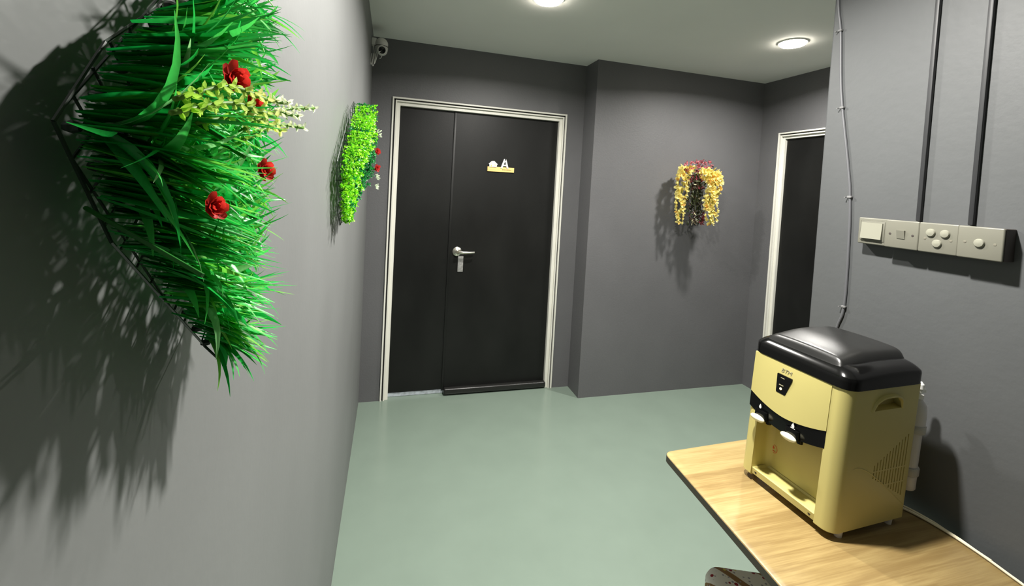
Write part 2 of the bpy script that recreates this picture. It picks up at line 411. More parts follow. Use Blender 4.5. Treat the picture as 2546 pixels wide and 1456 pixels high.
# ------------------------------------------------------------------ switches, trunking and cable on the right wall
def switch(label, yc, depth, kind, wdt=.086, zc=1.479):
    t = thing('light_switch', label, 'light switch', (XN, yc, zc), group='switches in a row on the right wall')
    hw = wdt/2
    MB().box((-depth, -hw+.0002, -.0415), (0.0, hw-.0002, .0415), .001, 1).obj('back_box', M_backbox, t)
    xf = -depth
    pl = MB().box((xf-.007, -hw, -.0425), (xf, hw, .0425), .0035, 3).obj('face_plate', M_switch, t)
    if kind == 'rocker':
        MB().box((xf-.0085, -.036, -.031), (xf-.006, .036, .033), .002, 2).obj('surround', M_switch, pl)
        MB().prism([(0, -.024), (.0085, -.024), (.0045, .027), (0, .027)], -.031, .031, lambda u, v, ww: (xf-.0075-u, ww, v)).obj('rocker', M_switchb, t, 20)
    elif kind == 'small':
        MB().prism([(0, -.0125), (.002, -.0125), (.006, .0125), (0, .0125)], -.0105, .0105, lambda u, v, ww: (xf-.0065-u, ww, v)).obj('rocker', M_switch, t, 20)
    def btn(y, z):
        MB().lathe([(.0112, 0), (.0112, .003), (.0095, .0055), (.004, .0068), (0, .007)], (xf-.0065, y, z), (-1, 0, 0), 28).obj('push_button', M_switchb, t)
    if kind == 'three':
        btn(.0165, .0145); btn(-.0165, .0145); btn(.0, -.0145)
    if kind == 'one': btn(0, 0)
    if kind != 'rocker':
        for s in (1, -1):
            MB().lathe([(.0034, 0), (.0032, .0010), (0, .0013)], (xf-.0067, s*.030, -.003 if kind == 'three' else 0), (-1, 0, 0), 16).obj('screw', M_backbox if kind == 'small' else M_screw, t)
    return t
switch('ivory switch with one large rocker, nearest the grey cable', 1.0230, .024, 'rocker', .0884)
switch('ivory switch plate with a small square rocker and two dark screws', .9340, .036, 'small', .0892)
switch('ivory switch plate with three round buttons', .8435, .036, 'three', .0914)
switch('ivory switch plate with a single round button at the row end', .7515, .040, 'one', .0922)

def trunking(label, y):
    t = MB().box((XN-.012, y-.006, 1.5225), (XN, y+.006, HC), .003, 2).obj('wall_trunking', M_cond)
    t['label'] = label; t['category'] = 'cable trunking'; t['group'] = 'trunking above the switches'; return t
trunking('dark grey trunking dropping to between the second and third switch plates', .914)
trunking('dark grey trunking dropping to the single button switch plate', .7925)

CP = [(1.225, 2.50), (1.2216, 2.295), (1.204, 2.18), (1.190, 2.02), (1.1742, 1.90), (1.1403, 1.712), (1.1218, 1.587), (1.1123, 1.4065), (1.1108, 1.208), (1.130, 1.125), (1.150, .98), (1.152, .70)]
t = thing('wall_cable', 'thin grey cable clipped down the right wall beside the switches', 'cable', (XN, 1.2, 2.5))
MB().tube([Vector(p) - Vector((XN, 1.2, 2.5)) for p in smooth_path([(XN-.0045, y, z) for y, z in CP], 6)], .0042, 8).obj('cord', M_cable, t)
for y, z in ((1.204, 2.18), (1.1742, 1.901), (1.1218, 1.587), (1.1108, 1.208)):
    cl = MB().box((-.011, y-1.2-.007, z-2.5-.004), (0, y-1.2+.007, z-2.5+.004), .002, 2)
    cl.tube([(0, y-1.2+.010, z-2.5-.001), (-.013, y-1.2+.012, z-2.5-.002)], .0016, 6).lathe([(.002, 0), (.002, .0015)], (-.013, y-1.2+.012, z-2.5-.002), (-1, 0, 0), 10)
    cl.obj('cable_clip', M_clip, t)

# ------------------------------------------------------------------ table
TZ = .690
TP = round_poly([(1.085, 1.229), (1.650, 1.246), (1.643, .80), (1.634, .592), (1.030, .580)], [.028, .03, .05, .045, .04])
tb = thing('table', 'low wooden laminate table against the right wall carrying the water dispenser', 'table', (1.35, .92, 0))
sh = lambda u, v, w_: (u-1.35, v-.92, w_)
def inset(poly, d):
    c = Vector((1.35, .92)); return [tuple(Vector(p) + (c-Vector(p)).normalized()*d) for p in poly]
MB().loft([[sh(u, v, TZ-.022) for u, v in TP], [sh(u, v, TZ-.002) for u, v in TP], [sh(u, v, TZ) for u, v in inset(TP, .0025)]]).obj('tabletop', M_wood, tb, 50)
O2 = inset(TP, -.0012)
eb = MB(); lo_ = [sh(u, v, TZ-.0235) for u, v in O2]; hi_ = [sh(u, v, TZ-.003) for u, v in O2]; il = [sh(u, v, TZ-.0235) for u, v in inset(TP, .004)]; ih = [sh(u, v, TZ-.003) for u, v in inset(TP, .001)]
eb.loft([il, lo_, hi_, ih], False, False).obj('edge_band', M_edge, tb, 40)
for y in (.63, 1.165):
    MB().box((1.52-1.35, y-.92-.016, .026), (1.56-1.35, y-.92+.016, TZ-.0225), .003, 2).obj('leg', M_leg, tb)
    MB().box((1.14-1.35, y-.92-.016, 0), (1.61-1.35, y-.92+.016, .028), .004, 2).obj('foot', M_leg, tb)
    MB().box((1.16-1.35, y-.92-.014, TZ-.045), (1.60-1.35, y-.92+.014, TZ-.0225), .002).obj('top_bracket', M_leg, tb)

# ------------------------------------------------------------------ water dispenser
DW, DD, DH = .293, .278, .379
wd_ = thing('water_dispenser', 'cream countertop water dispenser with black lid on the wooden table', 'water dispenser', (1.2765, .8021, TZ), .035)
def dx(p):   # the body leans back slightly
    a_, b_, c_ = p; return Vector((a_ + .0436*c_, b_ - .0177*c_, c_ + .018))
foot = rrect(0, 0, DD, DW, [.030, .012, .012, .030], 8)
rings = []
for c_, ins in ((0, .004), (.004, 0), (.05, 0), (.20, 0), (.30, 0), (DH, 0)):
    cx_, cy_ = DD/2, DW/2
    rings.append([(cx_+(u-cx_)*(1-ins/.14), cy_+(v-cy_)*(1-ins/.14), c_) for u, v in foot])
body = MB().loft(rings).obj('body', M_cream, wd_, 35, dx)
# the dispensing bay
bay = MB().loft([[(u, v, w_) for u, v in rrect(-.05, .047, .062, .249, [.001, .02, .02, .001], 5)] for w_ in (-.03, .215)]).obj('cutter', M_cream, wd_, 0, dx)
boolean_cut(body, bay)
# grip scoops on both sides
gtop = lambda k: .318 + .040*(1-abs(2*k/16-1)**2.6)**.5
def scoop(sgn, y):
    arc = [(.092+.116*k/16, gtop(k)) for k in range(17)]
    return MB().loft([[(u, y+sgn*(-.01), v) for u, v in arc], [(u, y+sgn*.02, .318+(v-.318)*.8+.004) for u, v in arc]]).obj('cutter', M_cream, wd_, 0, dx)
def grip_lip(sgn, y):
    sec = [(0, .003), (-.009, .0015), (-.010, -.001), (-.009, -.003), (0.0015, -.004)]
    rings = []
    for k in range(17):
        q = math.sin(math.pi*k/16)**.35 if 0 < k < 16 else .25
        c = Vector((.150, .318)); p = Vector((.092+.116*k/16, gtop(k))); d = (p-c).normalized()
        rings.append([(p.x+d.x*h_, y+sgn*o*q, p.y+d.y*h_) for o, h_ in sec])
    return MB().loft(rings).obj('grip_lip', M_cream, wd_, 40, dx)
grip_lip(1, 0); grip_lip(-1, DW)
boolean_cut(body, scoop(1, 0)); boolean_cut(body, scoop(-1, DW))
# ventilation slots in the side that faces the camera
vc = MB()
for k in range(12):
    x = .130 + k*.0108; top = .170 + (x-.13)*.60; bot = .134 - (x-.13)*.535
    for z0, z1 in ((bot, min(top, .108)), (.1115, min(top, .150)), (.1535, top)):
        if z1-z0 > .004 and z0 >= bot: vc.box((x-.0019, -.02, z0), (x+.0019, .0035, z1))
        elif z0 < bot < z1: vc.box((x-.0019, -.02, bot), (x+.0019, .0035, z1))
boolean_cut(body, vc.obj('cutter', M_cream, wd_, 0, dx))
vg = MB()
for k in range(12):
    x = .130 + k*.0108; top = .170 + (x-.13)*.60; bot = .134 - (x-.13)*.535
    vg.box((x-.0018, .0031, bot+.001), (x+.0018, .006, top-.001))
vg.obj('vent_shade', M_slot, wd_, 0, dx)  # dark strips paint the shade at the bottom of the slots
# moulded arc line on that side
arc = smooth_path([(.035, -.0005, .168), (.065, -.0005, .172), (.10, -.0005, .160), (.15, -.0005, .128), (.21, -.0005, .083), (.268, -.0005, .040)], 6)
MB().tube([(x_, .0004, z_) for x_, y_, z_ in arc], [.0013*min(1, k/8+.1) for k in range(len(arc))], 8).obj('moulded_rib', M_cream, wd_, 40, dx)
# raised front panel (a shield with a smiling lower edge)
def lower(b_): s = (b_-.163)/.121; return .229 + .026*abs(s)**1.7
N_ = 24; bs = [.044 + (.282-.044)*k/N_ for k in range(N_+1)]
def face_strip(mb, bot, top, a_of, thick, zn=6):
    """a plate over the front between two curves; a_of gives how far it stands out"""
    rows = []
    for b_ in bs:
        z0, z1 = bot(b_), top(b_); rows.append([(b_, z0+(z1-z0)*j/zn) for j in range(zn+1)])
    Fv = [[mb.bm.verts.new((-a_of(b_, z, j/zn), b_, z)) for j, (b_, z) in enumerate(r)] for r in rows]
    Bv = [[mb.bm.verts.new((thick, b_, z)) for j, (b_, z) in enumerate(r)] for r in rows]
    for i in range(N_):
        for j in range(zn):
            mb.bm.faces.new((Fv[i][j], Fv[i+1][j], Fv[i+1][j+1], Fv[i][j+1])); mb.bm.faces.new((Bv[i][j], Bv[i][j+1], Bv[i+1][j+1], Bv[i+1][j]))
        mb.bm.faces.new((Fv[i][0], Bv[i][0], Bv[i+1][0], Fv[i+1][0])); mb.bm.faces.new((Fv[i][zn], Fv[i+1][zn], Bv[i+1][zn], Bv[i][zn]))
    for i in (0, N_):
        for j in range(zn): mb.bm.faces.new((Fv[i][j], Fv[i][j+1], Bv[i][j+1], Bv[i][j]))
    return mb
bowf = lambda b_: .007*(1-((b_-.163)/.121)**2)
face_strip(MB(), lower, lambda b_: .3785, lambda b_, z, t: .0015 + bowf(b_)*(1-t)**.8, .004).obj('front_panel', M_cream, wd_, 30, dx)
def bandlow(b_): s = (b_-.163)/.121; return .184 + .024*abs(s)**1.9
band = face_strip(MB(), bandlow, lambda b_: lower(b_)-.0006, lambda b_, z, t: .0005 + bowf(b_)*.9*(t*.8+.2), .012).obj('tap_band', M_black, wd_, 30, dx)
for bc in (.234, .131):
    tp = MB().loft([[(x_, bc+y_, z_) for x_, y_ in rrect(-.012, -.021, .035, .021, .009, 5)] for z_ in (.186, .212)]).obj('tap_housing', M_black, wd_, 30, dx)
    MB().ellipsoid((-.018, bc, .190), (.011, .0235, .0095), 24, 14, Matrix.Rotation(math.radians(25), 4, 'Y')).obj('tap_lever', M_lever, wd_, 60, dx)
    MB().tube([(.030, bc, .188), (.030, bc, .165)], [.009, .008], 16).obj('spout', M_black, wd_, 40, dx)
    dr = MB(); drop = [(.0, .010), (.0035, .003), (.004, -.001), (.002, -.004), (-.002, -.004), (-.004, -.001), (-.0035, .003)]
    if bc < .2: dr.prism([(u*1.1, v) for u, v in drop], 0, .0005, lambda u, v, w_: (-.0105-w_, bc-.004+u, .222+v)); dr.prism([(-.007, -.006), (.007, -.006), (.007, -.0048), (-.007, -.0048)], 0, .0005, lambda u, v, w_: (-.0105-w_, bc-.004+u, .222+v))
    else: dr.prism(drop, 0, .0005, lambda u, v, w_: (-.0092-w_, bc+.002+u, .222+v))
    dr.obj('tap_symbol', M_whitepl, band, 0, dx)
# indicator window, lamp and lettering
ind = [(.197, .346), (.149, .346), (.165, .291), (.195, .291)]
iw = MB().prism(round_poly(ind, [.003]*4, 3), 0, .0045, lambda u, v, w_: (-.0015-bowf(u)*.55-w_+.003, u, v)).obj('indicator_window', M_black, wd_, 30, dx)
AI = -.0015-.007*.55-.0017
MB().lathe([(.0036, 0), (.0034, .0012), (0, .0018)], (AI, .180, .305), (-1, 0, 0), 16).obj('indicator_lamp', M_led, iw, 40, dx)
q = MB(); q.box((AI-.0004, .173, .3145), (AI+.001, .187, .3165)).box((AI-.0004, .172, .336), (AI+.001, .184, .3375))
q.obj('indicator_caption', M_greyink, iw, 0, dx)
me = text_mesh('BTM', .017, .0003, .25)
lb = MB(); lb.bm.from_mesh(me)
for v in lb.bm.verts:
    u, vv, ww = v.co; v.co = (-.0030-.0006-ww, .172-u*1.0, .3585+vv)
lb.obj('lettering', M_greyink, wd_, 0, dx)
# warning sticker inside the bay
st = MB()
n = 28
ro = [(math.cos(2*math.pi*k/n), math.sin(2*math.pi*k/n)) for k in range(n)]
for r1, r2 in ((.0165, .0145),):
    A = [st.bm.verts.new((.0615, .232+r1*c_*.8, .084+r1*s_*.8)) for c_, s_ in ro]; B = [st.bm.verts.new((.0615, .232+r2*c_*.8, .084+r2*s_*.8)) for c_, s_ in ro]
    for k in range(n): st.bm.faces.new((A[k], A[(k+1) % n], B[(k+1) % n], B[k]))
st.prism([(.003, .010), (-.003, .004), (-.004, -.001), (0, -.003), (.004, -.001), (.003, .004)], 0, .0004, lambda u, v, w_: (.0615-w_, .232+u*.8, .086+v*.8))
st.box((.0612, .2255, .0765), (.0616, .2385, .079)).obj('warning_sticker', M_red, wd_, 0, dx)
# drip tray
tr = MB().loft([[(u, v, .006) for u, v in rrect(.004, .0475, .0615, .2485, .003, 3)], [(u, v, .024) for u, v in rrect(.002, .0475, .0615, .2485, .003, 3)],
    [(u, v, .0255) for u, v in rrect(.006, .051, .060, .245, .004, 3)], [(u, v, .019) for u, v in rrect(.010, .055, .058, .241, .004, 3)]]).obj('drip_tray', M_cream, wd_, 35, dx)
for y in (.062, .234): MB().lathe([(.0038, 0), (.0038, .0006)], (.0034, y, .015), (-1, 0, 0), 14).obj('screw_hole', M_slot, tr, 0, dx)
MB().box((.064, .030, -.0008), (DD-.02, .26, .0012)).obj('base_plate', M_black_gap, wd_, 0, dx)
for (x, y) in ((.050, .015), (.240, .015), (.050, .278), (.240, .278)):
    MB().lathe([(.010, 0), (.0085, -.018)], (x, y, 0.0), (0, 0, 1), 18).obj('foot', M_filter, wd_, 40, dx)
# lid: rounded black cap with a raised, domed centre panel
def sstep(e0, e1, x): t = min(1, max(0, (x-e0)/(e1-e0))); return t*t*(3-2*t)
out = rrect(-.003, -.003, DD+.003, DW+.003, [.036, .026, .026, .036], 14)
def resample(P, n):
    P = [Vector(p) for p in P] + [Vector(P[0])]; L = [0]
    for a, b in zip(P, P[1:]): L.append(L[-1]+(b-a).length)
    o = []; i = 0
    for k in range(n):
        t = L[-1]*k/n
        while L[i+1] < t: i += 1
        o.append(tuple(P[i].lerp(P[i+1], (t-L[i])/max(1e-9, L[i+1]-L[i]))))
    return o
out = resample(out, 240)
cx_, cy_ = DD/2, DW/2
def dome(u): return .020*sstep(-.02, .17, u) - .010*sstep(.19, .30, u)
def lidz(u, v, s):
    edge = 1 - max(0, (s-.72)/.28)**2.4
    return .030 + .022*edge + .35*dome(u) if s < .999 else .030
rings = [[(cx_+(u-cx_)*.985, cy_+(v-cy_)*.985, 0) for u, v in out], [(u, v, .001) for u, v in out], [(u, v, .020) for u, v in out], [(u, v, .030) for u, v in out]]
K = 40
for i in range(1, K):
    s = 1-i/K if i > 10 else 1 - (i/10)**1.5*(10/K)
    rings.append([(cx_+(u-cx_)*s, cy_+(v-cy_)*s, lidz(cx_+(u-cx_)*s, cy_+(v-cy_)*s, s)) for u, v in out])
lid = MB().loft([[(u, v, z+DH) for u, v, z in r] for r in rings]).obj('lid', M_black, wd_, 40, dx)
# raised satin panel: rounded brow, domed top, soft side edges
pm = MB(); NU, NV = 64, 56; HV = .112; U0, U1 = .008, .270; grid = []
for i in range(NU+1):
    row = []
    for j in range(NV+1):
        q = -math.cos(math.pi*j/NV); u = U0+(U1-U0)*i/NU; v = cy_+.004+HV*q
        side = 1-abs(q)**14; fr = sstep(U0, U0+.020, u); bk = 1-sstep(U1-.016, U1, u)**2
        rise = .016 + .010*sstep(.0, .13, u)
        sq = min(.998, max(abs(u-cx_)/(DD/2+.003), abs(v-cy_)/(DW/2+.003)))
        row.append(pm.bm.verts.new((u, v, DH + lidz(u, v, sq) - .004 + side*fr*bk*(rise + .004*(1-q*q)))))
    grid.append(row)
for i in range(NU):
    for j in range(NV): pm.bm.faces.new((grid[i][j], grid[i+1][j], grid[i+1][j+1], grid[i][j+1]))
per = [grid[i][0] for i in range(NU+1)] + [grid[NU][j] for j in range(1, NV+1)] + [grid[i][NV] for i in range(NU-1, -1, -1)] + [grid[0][j] for j in range(NV-1, 0, -1)]
low = [pm.bm.verts.new((p.co.x, p.co.y, DH+.020)) for p in per]
for k in range(len(per)): pm.bm.faces.new((per[k], per[(k+1) % len(per)], low[(k+1) % len(per)], low[k]))
pm.bm.faces.new(low)
pm.obj('lid_panel', M_satin, lid, 45, dx)
# water filter clipped to the back
fx, fy = .328, .034
wf = MB().lathe([(.020, .058), (.0225, .062), (.0225, .098), (.021, .100), (.021, .230), (.0245, .234), (.0245, .275), (.022, .300), (.012, .315), (.011, .318)], (fx, fy, 0), (0, 0, 1), 28).obj('water_filter', M_filter, wd_, 35, dx)
for rr, zz in ((.0255, .102), (.027, .224)):
    MB().lathe([(rr-.001, zz-.002), (rr, zz), (rr, zz+.018), (rr-.001, zz+.020)], (fx, fy, 0), (0, 0, 1), 28).box((.277, fy-.01, zz+.002), (fx-.015, fy+.01, zz+.016)).obj('filter_clip', M_filterb, wf, 35, dx)
MB().lathe([(.0135, .318), (.0135, .330), (.010, .332), (.010, .344), (.012, .346), (.011, .358), (.006, .364)], (fx, fy, 0), (0, 0, 1), 16).tube([(fx, fy, .338), (fx+.018, fy-.004, .338)], .006, 10).obj('top_fitting', M_whitepl, wf, 30, dx)

# power cord along the table edge
zc = TZ+.0045
cp = [(1.535, .93, zc), (1.585, .90, zc), (1.618, .852, zc), (1.632, .808, zc), (1.637, .763, zc), (1.636, .722, zc), (1.632, .675, zc), (1.625, .636, zc), (1.620, .604, zc-.001), (1.618, .584, TZ-.004), (1.619, .568, TZ-.05), (1.63, .56, TZ-.30), (1.64, .55, .006)]
pc = MB().tube(smooth_path(cp, 6), .0034, 8)
pc.tube(smooth_path([(1.585, .905, zc), (1.622, .858, zc+.004), (1.640, .80, zc+.002), (1.6425, .765, zc), (1.642, .735, zc), (1.637, .70, zc), (1.6315, .668, zc+.002)], 6), .0028, 8)
pc = pc.obj('power_cord', M_cord); pc['label'] = 'cream power cord lying along the table edge behind the water dispenser'; pc['category'] = 'power cord'

# ------------------------------------------------------------------ stool under the table edge
stl = thing('stool', 'white and brown floral upholstered stool under the table edge', 'stool', (1.262, .87, 0), math.radians(-22))
sr = [[(u, v, z) for u, v in rrect(-.19+i_, -.16+i_, .19-i_, .16-i_, .045, 6)] for z, i_ in ((.335, .012), (.340, .002), (.36, 0), (.395, 0), (.410, .005), (.418, .018), (.421, .05))]
MB().loft(sr).obj('cushion', M_fabric, stl, 60)
MB().box((-.17, -.14, .305), (.17, .14, .336), .004).obj('seat_frame', M_leg, stl)
for sx in (-1, 1):
    for sy in (-1, 1):
        MB().tube([(sx*.145, sy*.115, .306), (sx*.165, sy*.135, 0)], [.018, .012], 14).obj('leg', M_leg, stl)

# ------------------------------------------------------------------ artificial grass panel on the left wall
def inside(poly, y, z):
    c = False; j = len(poly)-1
    for i in range(len(poly)):
        if (poly[i][1] > z) != (poly[j][1] > z) and y < (poly[j][0]-poly[i][0])*(z-poly[i][1])/(poly[j][1]-poly[i][1]) + poly[i][0]: c = not c
        j = i
    return c
def lattice(mb, poly, x, step, r, th=math.pi/4):
    """a grid of thin square bars clipped to the outline, plus the outline itself"""
    cy = sum(p[0] for p in poly)/len(poly); cz = sum(p[1] for p in poly)/len(poly)
    for fam in (th, th+math.pi/2):
        d = Vector((math.cos(fam), math.sin(fam))); nn = Vector((-d.y, d.x))
        for k in range(-30, 31):
            o = Vector((cy, cz)) + nn*(k*step); seg = None; pts = []
            for q in range(-300, 301):
                p = o + d*(q*.002)
                if inside(poly, p.x, p.y): pts.append(p)
            if len(pts) > 5: mb.tube([(x, pts[0].x, pts[0].y), (x, pts[-1].x, pts[-1].y)], r, 4)
    for i in range(len(poly)):
        a_, b_ = poly[i-1], poly[i]; mb.tube([(x, *a_), (x, *b_)], r*1.25, 5)
def nodes(poly, step, th=math.pi/4):
    cy = sum(p[0] for p in poly)/len(poly); cz = sum(p[1] for p in poly)/len(poly)
    out = []
    for i in range(-25, 26):
        for j in range(-25, 26):
            y = cy + step*(i*math.cos(th) - j*math.sin(th)); z = cz + step*(i*math.sin(th) + j*math.cos(th))
            if inside(poly, y, z): out.append((y, z))
    return out
GP = [(.229, 1.577), (.270, 1.520), (.325, 1.475), (.392, 1.420), (.437, 1.450), (.437, 1.715), (.392, 1.750), (.310, 1.655), (.262, 1.620)]
gp = thing('artificial_grass_panel', 'large artificial grass panel with red flowers nearest the camera on the left wall', 'artificial plant panel')
mb = MB(); lattice(mb, GP, .018, .020, .0007)
mb.tube([(0, .40, 1.70), (.019, .40, 1.70)], .002, 6).tube([(0, .31, 1.60), (.019, .31, 1.60)], .002, 6).tube([(0, .40, 1.45), (.019, .40, 1.45)], .002, 6)
mb.tube([(.018, .392, 1.420), (.026, .396, 1.408), (.030, .403, 1.412), (.022, .402, 1.425)], .0010, 5)
mb.obj('wire_backing', M_wire, gp, 0)
mb = MB()
for y, z in nodes(GP, .024): mb.lathe([(.002, 0), (.003, .003), (.002, .006)], (.0165, y, z), (1, 0, 0), 6)
mb.obj('tuft_sockets', M_wire, gp, 40)
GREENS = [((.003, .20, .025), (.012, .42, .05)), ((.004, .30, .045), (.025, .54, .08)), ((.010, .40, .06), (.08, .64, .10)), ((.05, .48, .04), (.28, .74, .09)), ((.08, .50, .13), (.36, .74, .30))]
def grass(mb, pts, per, Lr, wr, flow):
    for y, z in pts:
        tl = Vector((1, U(-.30, .45), U(-.45, .40))); reach = 1.18 - (y-.229)/.21*.55
        for k in range(per):
            a_ = U(0, 2*math.pi); sp = U(.05, .85)
            d = tl + Vector((0, math.cos(a_), math.sin(a_)))*sp; L_ = U(*Lr)*reach
            bend = U(.2, 2.2); a2 = a_ + U(-1.0, 1.0)
            cu = Vector((U(-.9, .2), math.cos(a2)*bend + flow[0], math.sin(a2)*bend + flow[1]))
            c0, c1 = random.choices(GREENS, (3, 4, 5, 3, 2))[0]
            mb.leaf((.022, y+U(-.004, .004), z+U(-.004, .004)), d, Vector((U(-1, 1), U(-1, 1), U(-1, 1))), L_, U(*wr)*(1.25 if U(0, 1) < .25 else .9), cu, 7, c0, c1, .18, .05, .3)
mb = MB().colors()
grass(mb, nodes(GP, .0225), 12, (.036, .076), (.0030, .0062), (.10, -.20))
# long arching blades that break the outline
for (y, z), n_ in (((.395, 1.430), 6), ((.43, 1.46), 6), ((.42, 1.52), 4), ((.36, 1.45), 5), ((.43, 1.60), 4), ((.43, 1.70), 5)):
    for k in range(n_):
        c0, c1 = random.choice(GREENS[1:4])
        mb.leaf((.022, y, z), (1, U(-.1, .5), U(-.3, .3)), (U(-.3, .3), U(-.3, .3), 1), U(.040, .060), U(.0038, .0058), Vector((-.35, U(.1, .6), U(-1.2, .1))), 8, c0, c1, .18, .05, .3)
for y_, z_, L_, zc_ in ((.392, 1.432, .066, -1.9), (.40, 1.440, .062, -1.0), (.405, 1.436, .058, -1.5), (.41, 1.45, .052, -.5)):
    mb.leaf((.022, y_, z_), (1, .35, -.25), (0, -.2, 1), L_, .0062, Vector((-.25, .3, zc_)), 10, *GREENS[2], .18, .05, .3)
# broad strap leaves along the near edge
edge_ = [(.300, 1.650), (.262, 1.618), (.231, 1.580), (.246, 1.552), (.270, 1.520), (.325, 1.475), (.385, 1.428)]
for i in range(36):     # bunches along the near edge, each with one flow
    t = (i+.5)/36*(len(edge_)-1); k = int(t); q = t-k
    y0 = edge_[k][0]*(1-q)+edge_[k+1][0]*q; z0 = edge_[k][1]*(1-q)+edge_[k+1][1]*q
    fz = .45 - 1.1*i/35 + U(-.22, .22); fy = U(.05, .35); cz = fz*.9 + U(-.7, .3)
    for j in range(8):
        c0, c1 = random.choices(GREENS, (3, 4, 4, 2, 0))[0]
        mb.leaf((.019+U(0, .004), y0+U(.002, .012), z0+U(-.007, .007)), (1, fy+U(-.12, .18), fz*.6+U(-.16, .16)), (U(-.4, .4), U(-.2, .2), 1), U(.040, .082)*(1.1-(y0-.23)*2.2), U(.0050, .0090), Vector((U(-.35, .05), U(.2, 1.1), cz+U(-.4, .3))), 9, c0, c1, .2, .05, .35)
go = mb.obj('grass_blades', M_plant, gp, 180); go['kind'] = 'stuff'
# red flowers
def rosette(mb, c, d, R, n_, c0, c1):
    d = Vector(d).normalized(); a_ = d.orthogonal().normalized(); b_ = d.cross(a_)
    for lay, (tilt, sc, m_) in enumerate(((.25, 1.0, n_), (.8, .85, n_-1), (1.6, .6, n_-3))):
        for k in range(m_):
            an = 2*math.pi*(k + .37*lay + U(-.12, .12))/m_; o = a_*math.cos(an) + b_*math.sin(an)
            mb.leaf(Vector(c), o + d*tilt, d - o*.2, R*sc*U(.85, 1.1), R*.75*sc, (d - o*.3)*U(.3, .9), 5, c0, c1, .2, .55, .6)
for (p, R) in (((.073, .262, 1.6085), .0092), ((.076, .287, 1.6005), .0068), ((.074, .320, 1.5615), .0082), ((.078, .226, 1.5435), .0070)):
    f = MB().colors(); rosette(f, p, (.8, -.45, .1), R, 7, (.42, .012, .010), (.78, .05, .035))
    s_ = MB().colors(); s_.tube([(.02, p[1]+.02, p[2]-.004), Vector(p)*.98+Vector((0, .001, 0))], .0011, 5); s_.paint((.03, .22, .03))
    fo = f.obj('red_flower', M_petal, gp, 180); s_.obj('flower_stem', M_plant, fo, 60)
# pale flowering sprigs
def sprig(p0, p1, n_, R, c0, c1):
    p0, p1 = Vector(p0), Vector(p1); pm = (p0+p1)/2 + Vector((0, 0, .006)); path = smooth_path([p0, pm, p1], 8)
    g = MB().colors(); g.tube(path, .0012, 5)
    g.paint((.20, .42, .05))
    for i in range(n_):
        t = (i+1)/n_; q = path[min(len(path)-1, int(t*(len(path)-1)))]; d = (p1-p0).normalized()
        for k in range(3):
            an = 2*math.pi*(k/3) + i*1.1; o = (d.orthogonal().normalized()*math.cos(an) + d.cross(d.orthogonal().normalized())*math.sin(an))
            cc = [a_*(1-t)+b_*t for a_, b_ in zip(c0, c1)]
            for m_ in range(2):
                g.leaf(q, o + d*U(.2, .8) + Vector((0, 0, U(-.3, .3))), d, R*U(.8, 1.25), R*.55, d*U(-.3, .5), 3, cc, [min(1, x_*1.25) for x_ in cc], .25, .1, .45)
    return g.obj('flower_sprig', M_petal, gp, 180)
SG, SY, SW = (.40, .72, .05), (.86, .92, .36), (.95, .95, .74)
sprig((.070, .208, 1.588), (.088, .268, 1.6005), 13, .0044, SG, SY)
sprig((.070, .205, 1.582), (.090, .280, 1.5925), 14, .0044, SG, SY)
sprig((.062, .250, 1.583), (.086, .310, 1.588), 11, .0046, SG, SY)
sprig((.070, .280, 1.588), (.089, .312, 1.606), 9, .0044, SY, SW)
sprig((.070, .290, 1.584), (.093, .325, 1.600), 9, .0044, SY, SW)
sprig((.066, .300, 1.584), (.090, .405, 1.6175), 11, .0040, SY, SW)
sprig((.066, .300, 1.578), (.088, .372, 1.597), 10, .0040, SG, SW)

# ------------------------------------------------------------------ boxwood panel further along the left wall
BP = [(1.21, 1.60), (1.25, 1.47), (1.34, 1.420), (1.60, 1.48), (1.76, 1.60), (1.74, 1.74), (1.62, 1.825), (1.50, 1.78)]
bp_ = thing('artificial_boxwood_panel', 'small bright green artificial boxwood panel on the left wall near the corner', 'artificial plant panel')
mb = MB(); lattice(mb, BP, .018, .060, .0010)
mb.tube([(0, 1.5, 1.7), (.018, 1.5, 1.7)], .002, 6).tube([(0, 1.35, 1.55), (.018, 1.35, 1.55)], .002, 6)
mb.obj('wire_backing', M_wire, bp_, 0)
mb = MB().colors(); sm = MB().colors()
for y, z in nodes(BP, .022):
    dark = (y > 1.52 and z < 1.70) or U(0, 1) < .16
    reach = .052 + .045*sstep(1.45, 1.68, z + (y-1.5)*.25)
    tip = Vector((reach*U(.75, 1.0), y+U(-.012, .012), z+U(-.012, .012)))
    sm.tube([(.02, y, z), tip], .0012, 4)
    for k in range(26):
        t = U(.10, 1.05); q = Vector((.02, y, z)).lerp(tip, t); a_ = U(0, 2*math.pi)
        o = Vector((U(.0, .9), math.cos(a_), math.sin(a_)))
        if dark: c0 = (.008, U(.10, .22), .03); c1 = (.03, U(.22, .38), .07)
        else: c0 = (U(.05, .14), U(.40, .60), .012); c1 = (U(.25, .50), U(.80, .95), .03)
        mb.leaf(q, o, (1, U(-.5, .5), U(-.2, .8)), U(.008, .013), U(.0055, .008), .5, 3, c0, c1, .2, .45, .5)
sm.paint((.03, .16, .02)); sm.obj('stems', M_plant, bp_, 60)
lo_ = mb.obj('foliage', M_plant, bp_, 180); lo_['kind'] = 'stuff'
for p in ((.10, 1.66, 1.66), (.10, 1.70, 1.60)):
    f = MB().colors(); rosette(f, p, (.6, -.7, .1), .016, 6, (.35, .012, .010), (.62, .05, .045)); f.obj('red_flower', M_petal, bp_, 180)
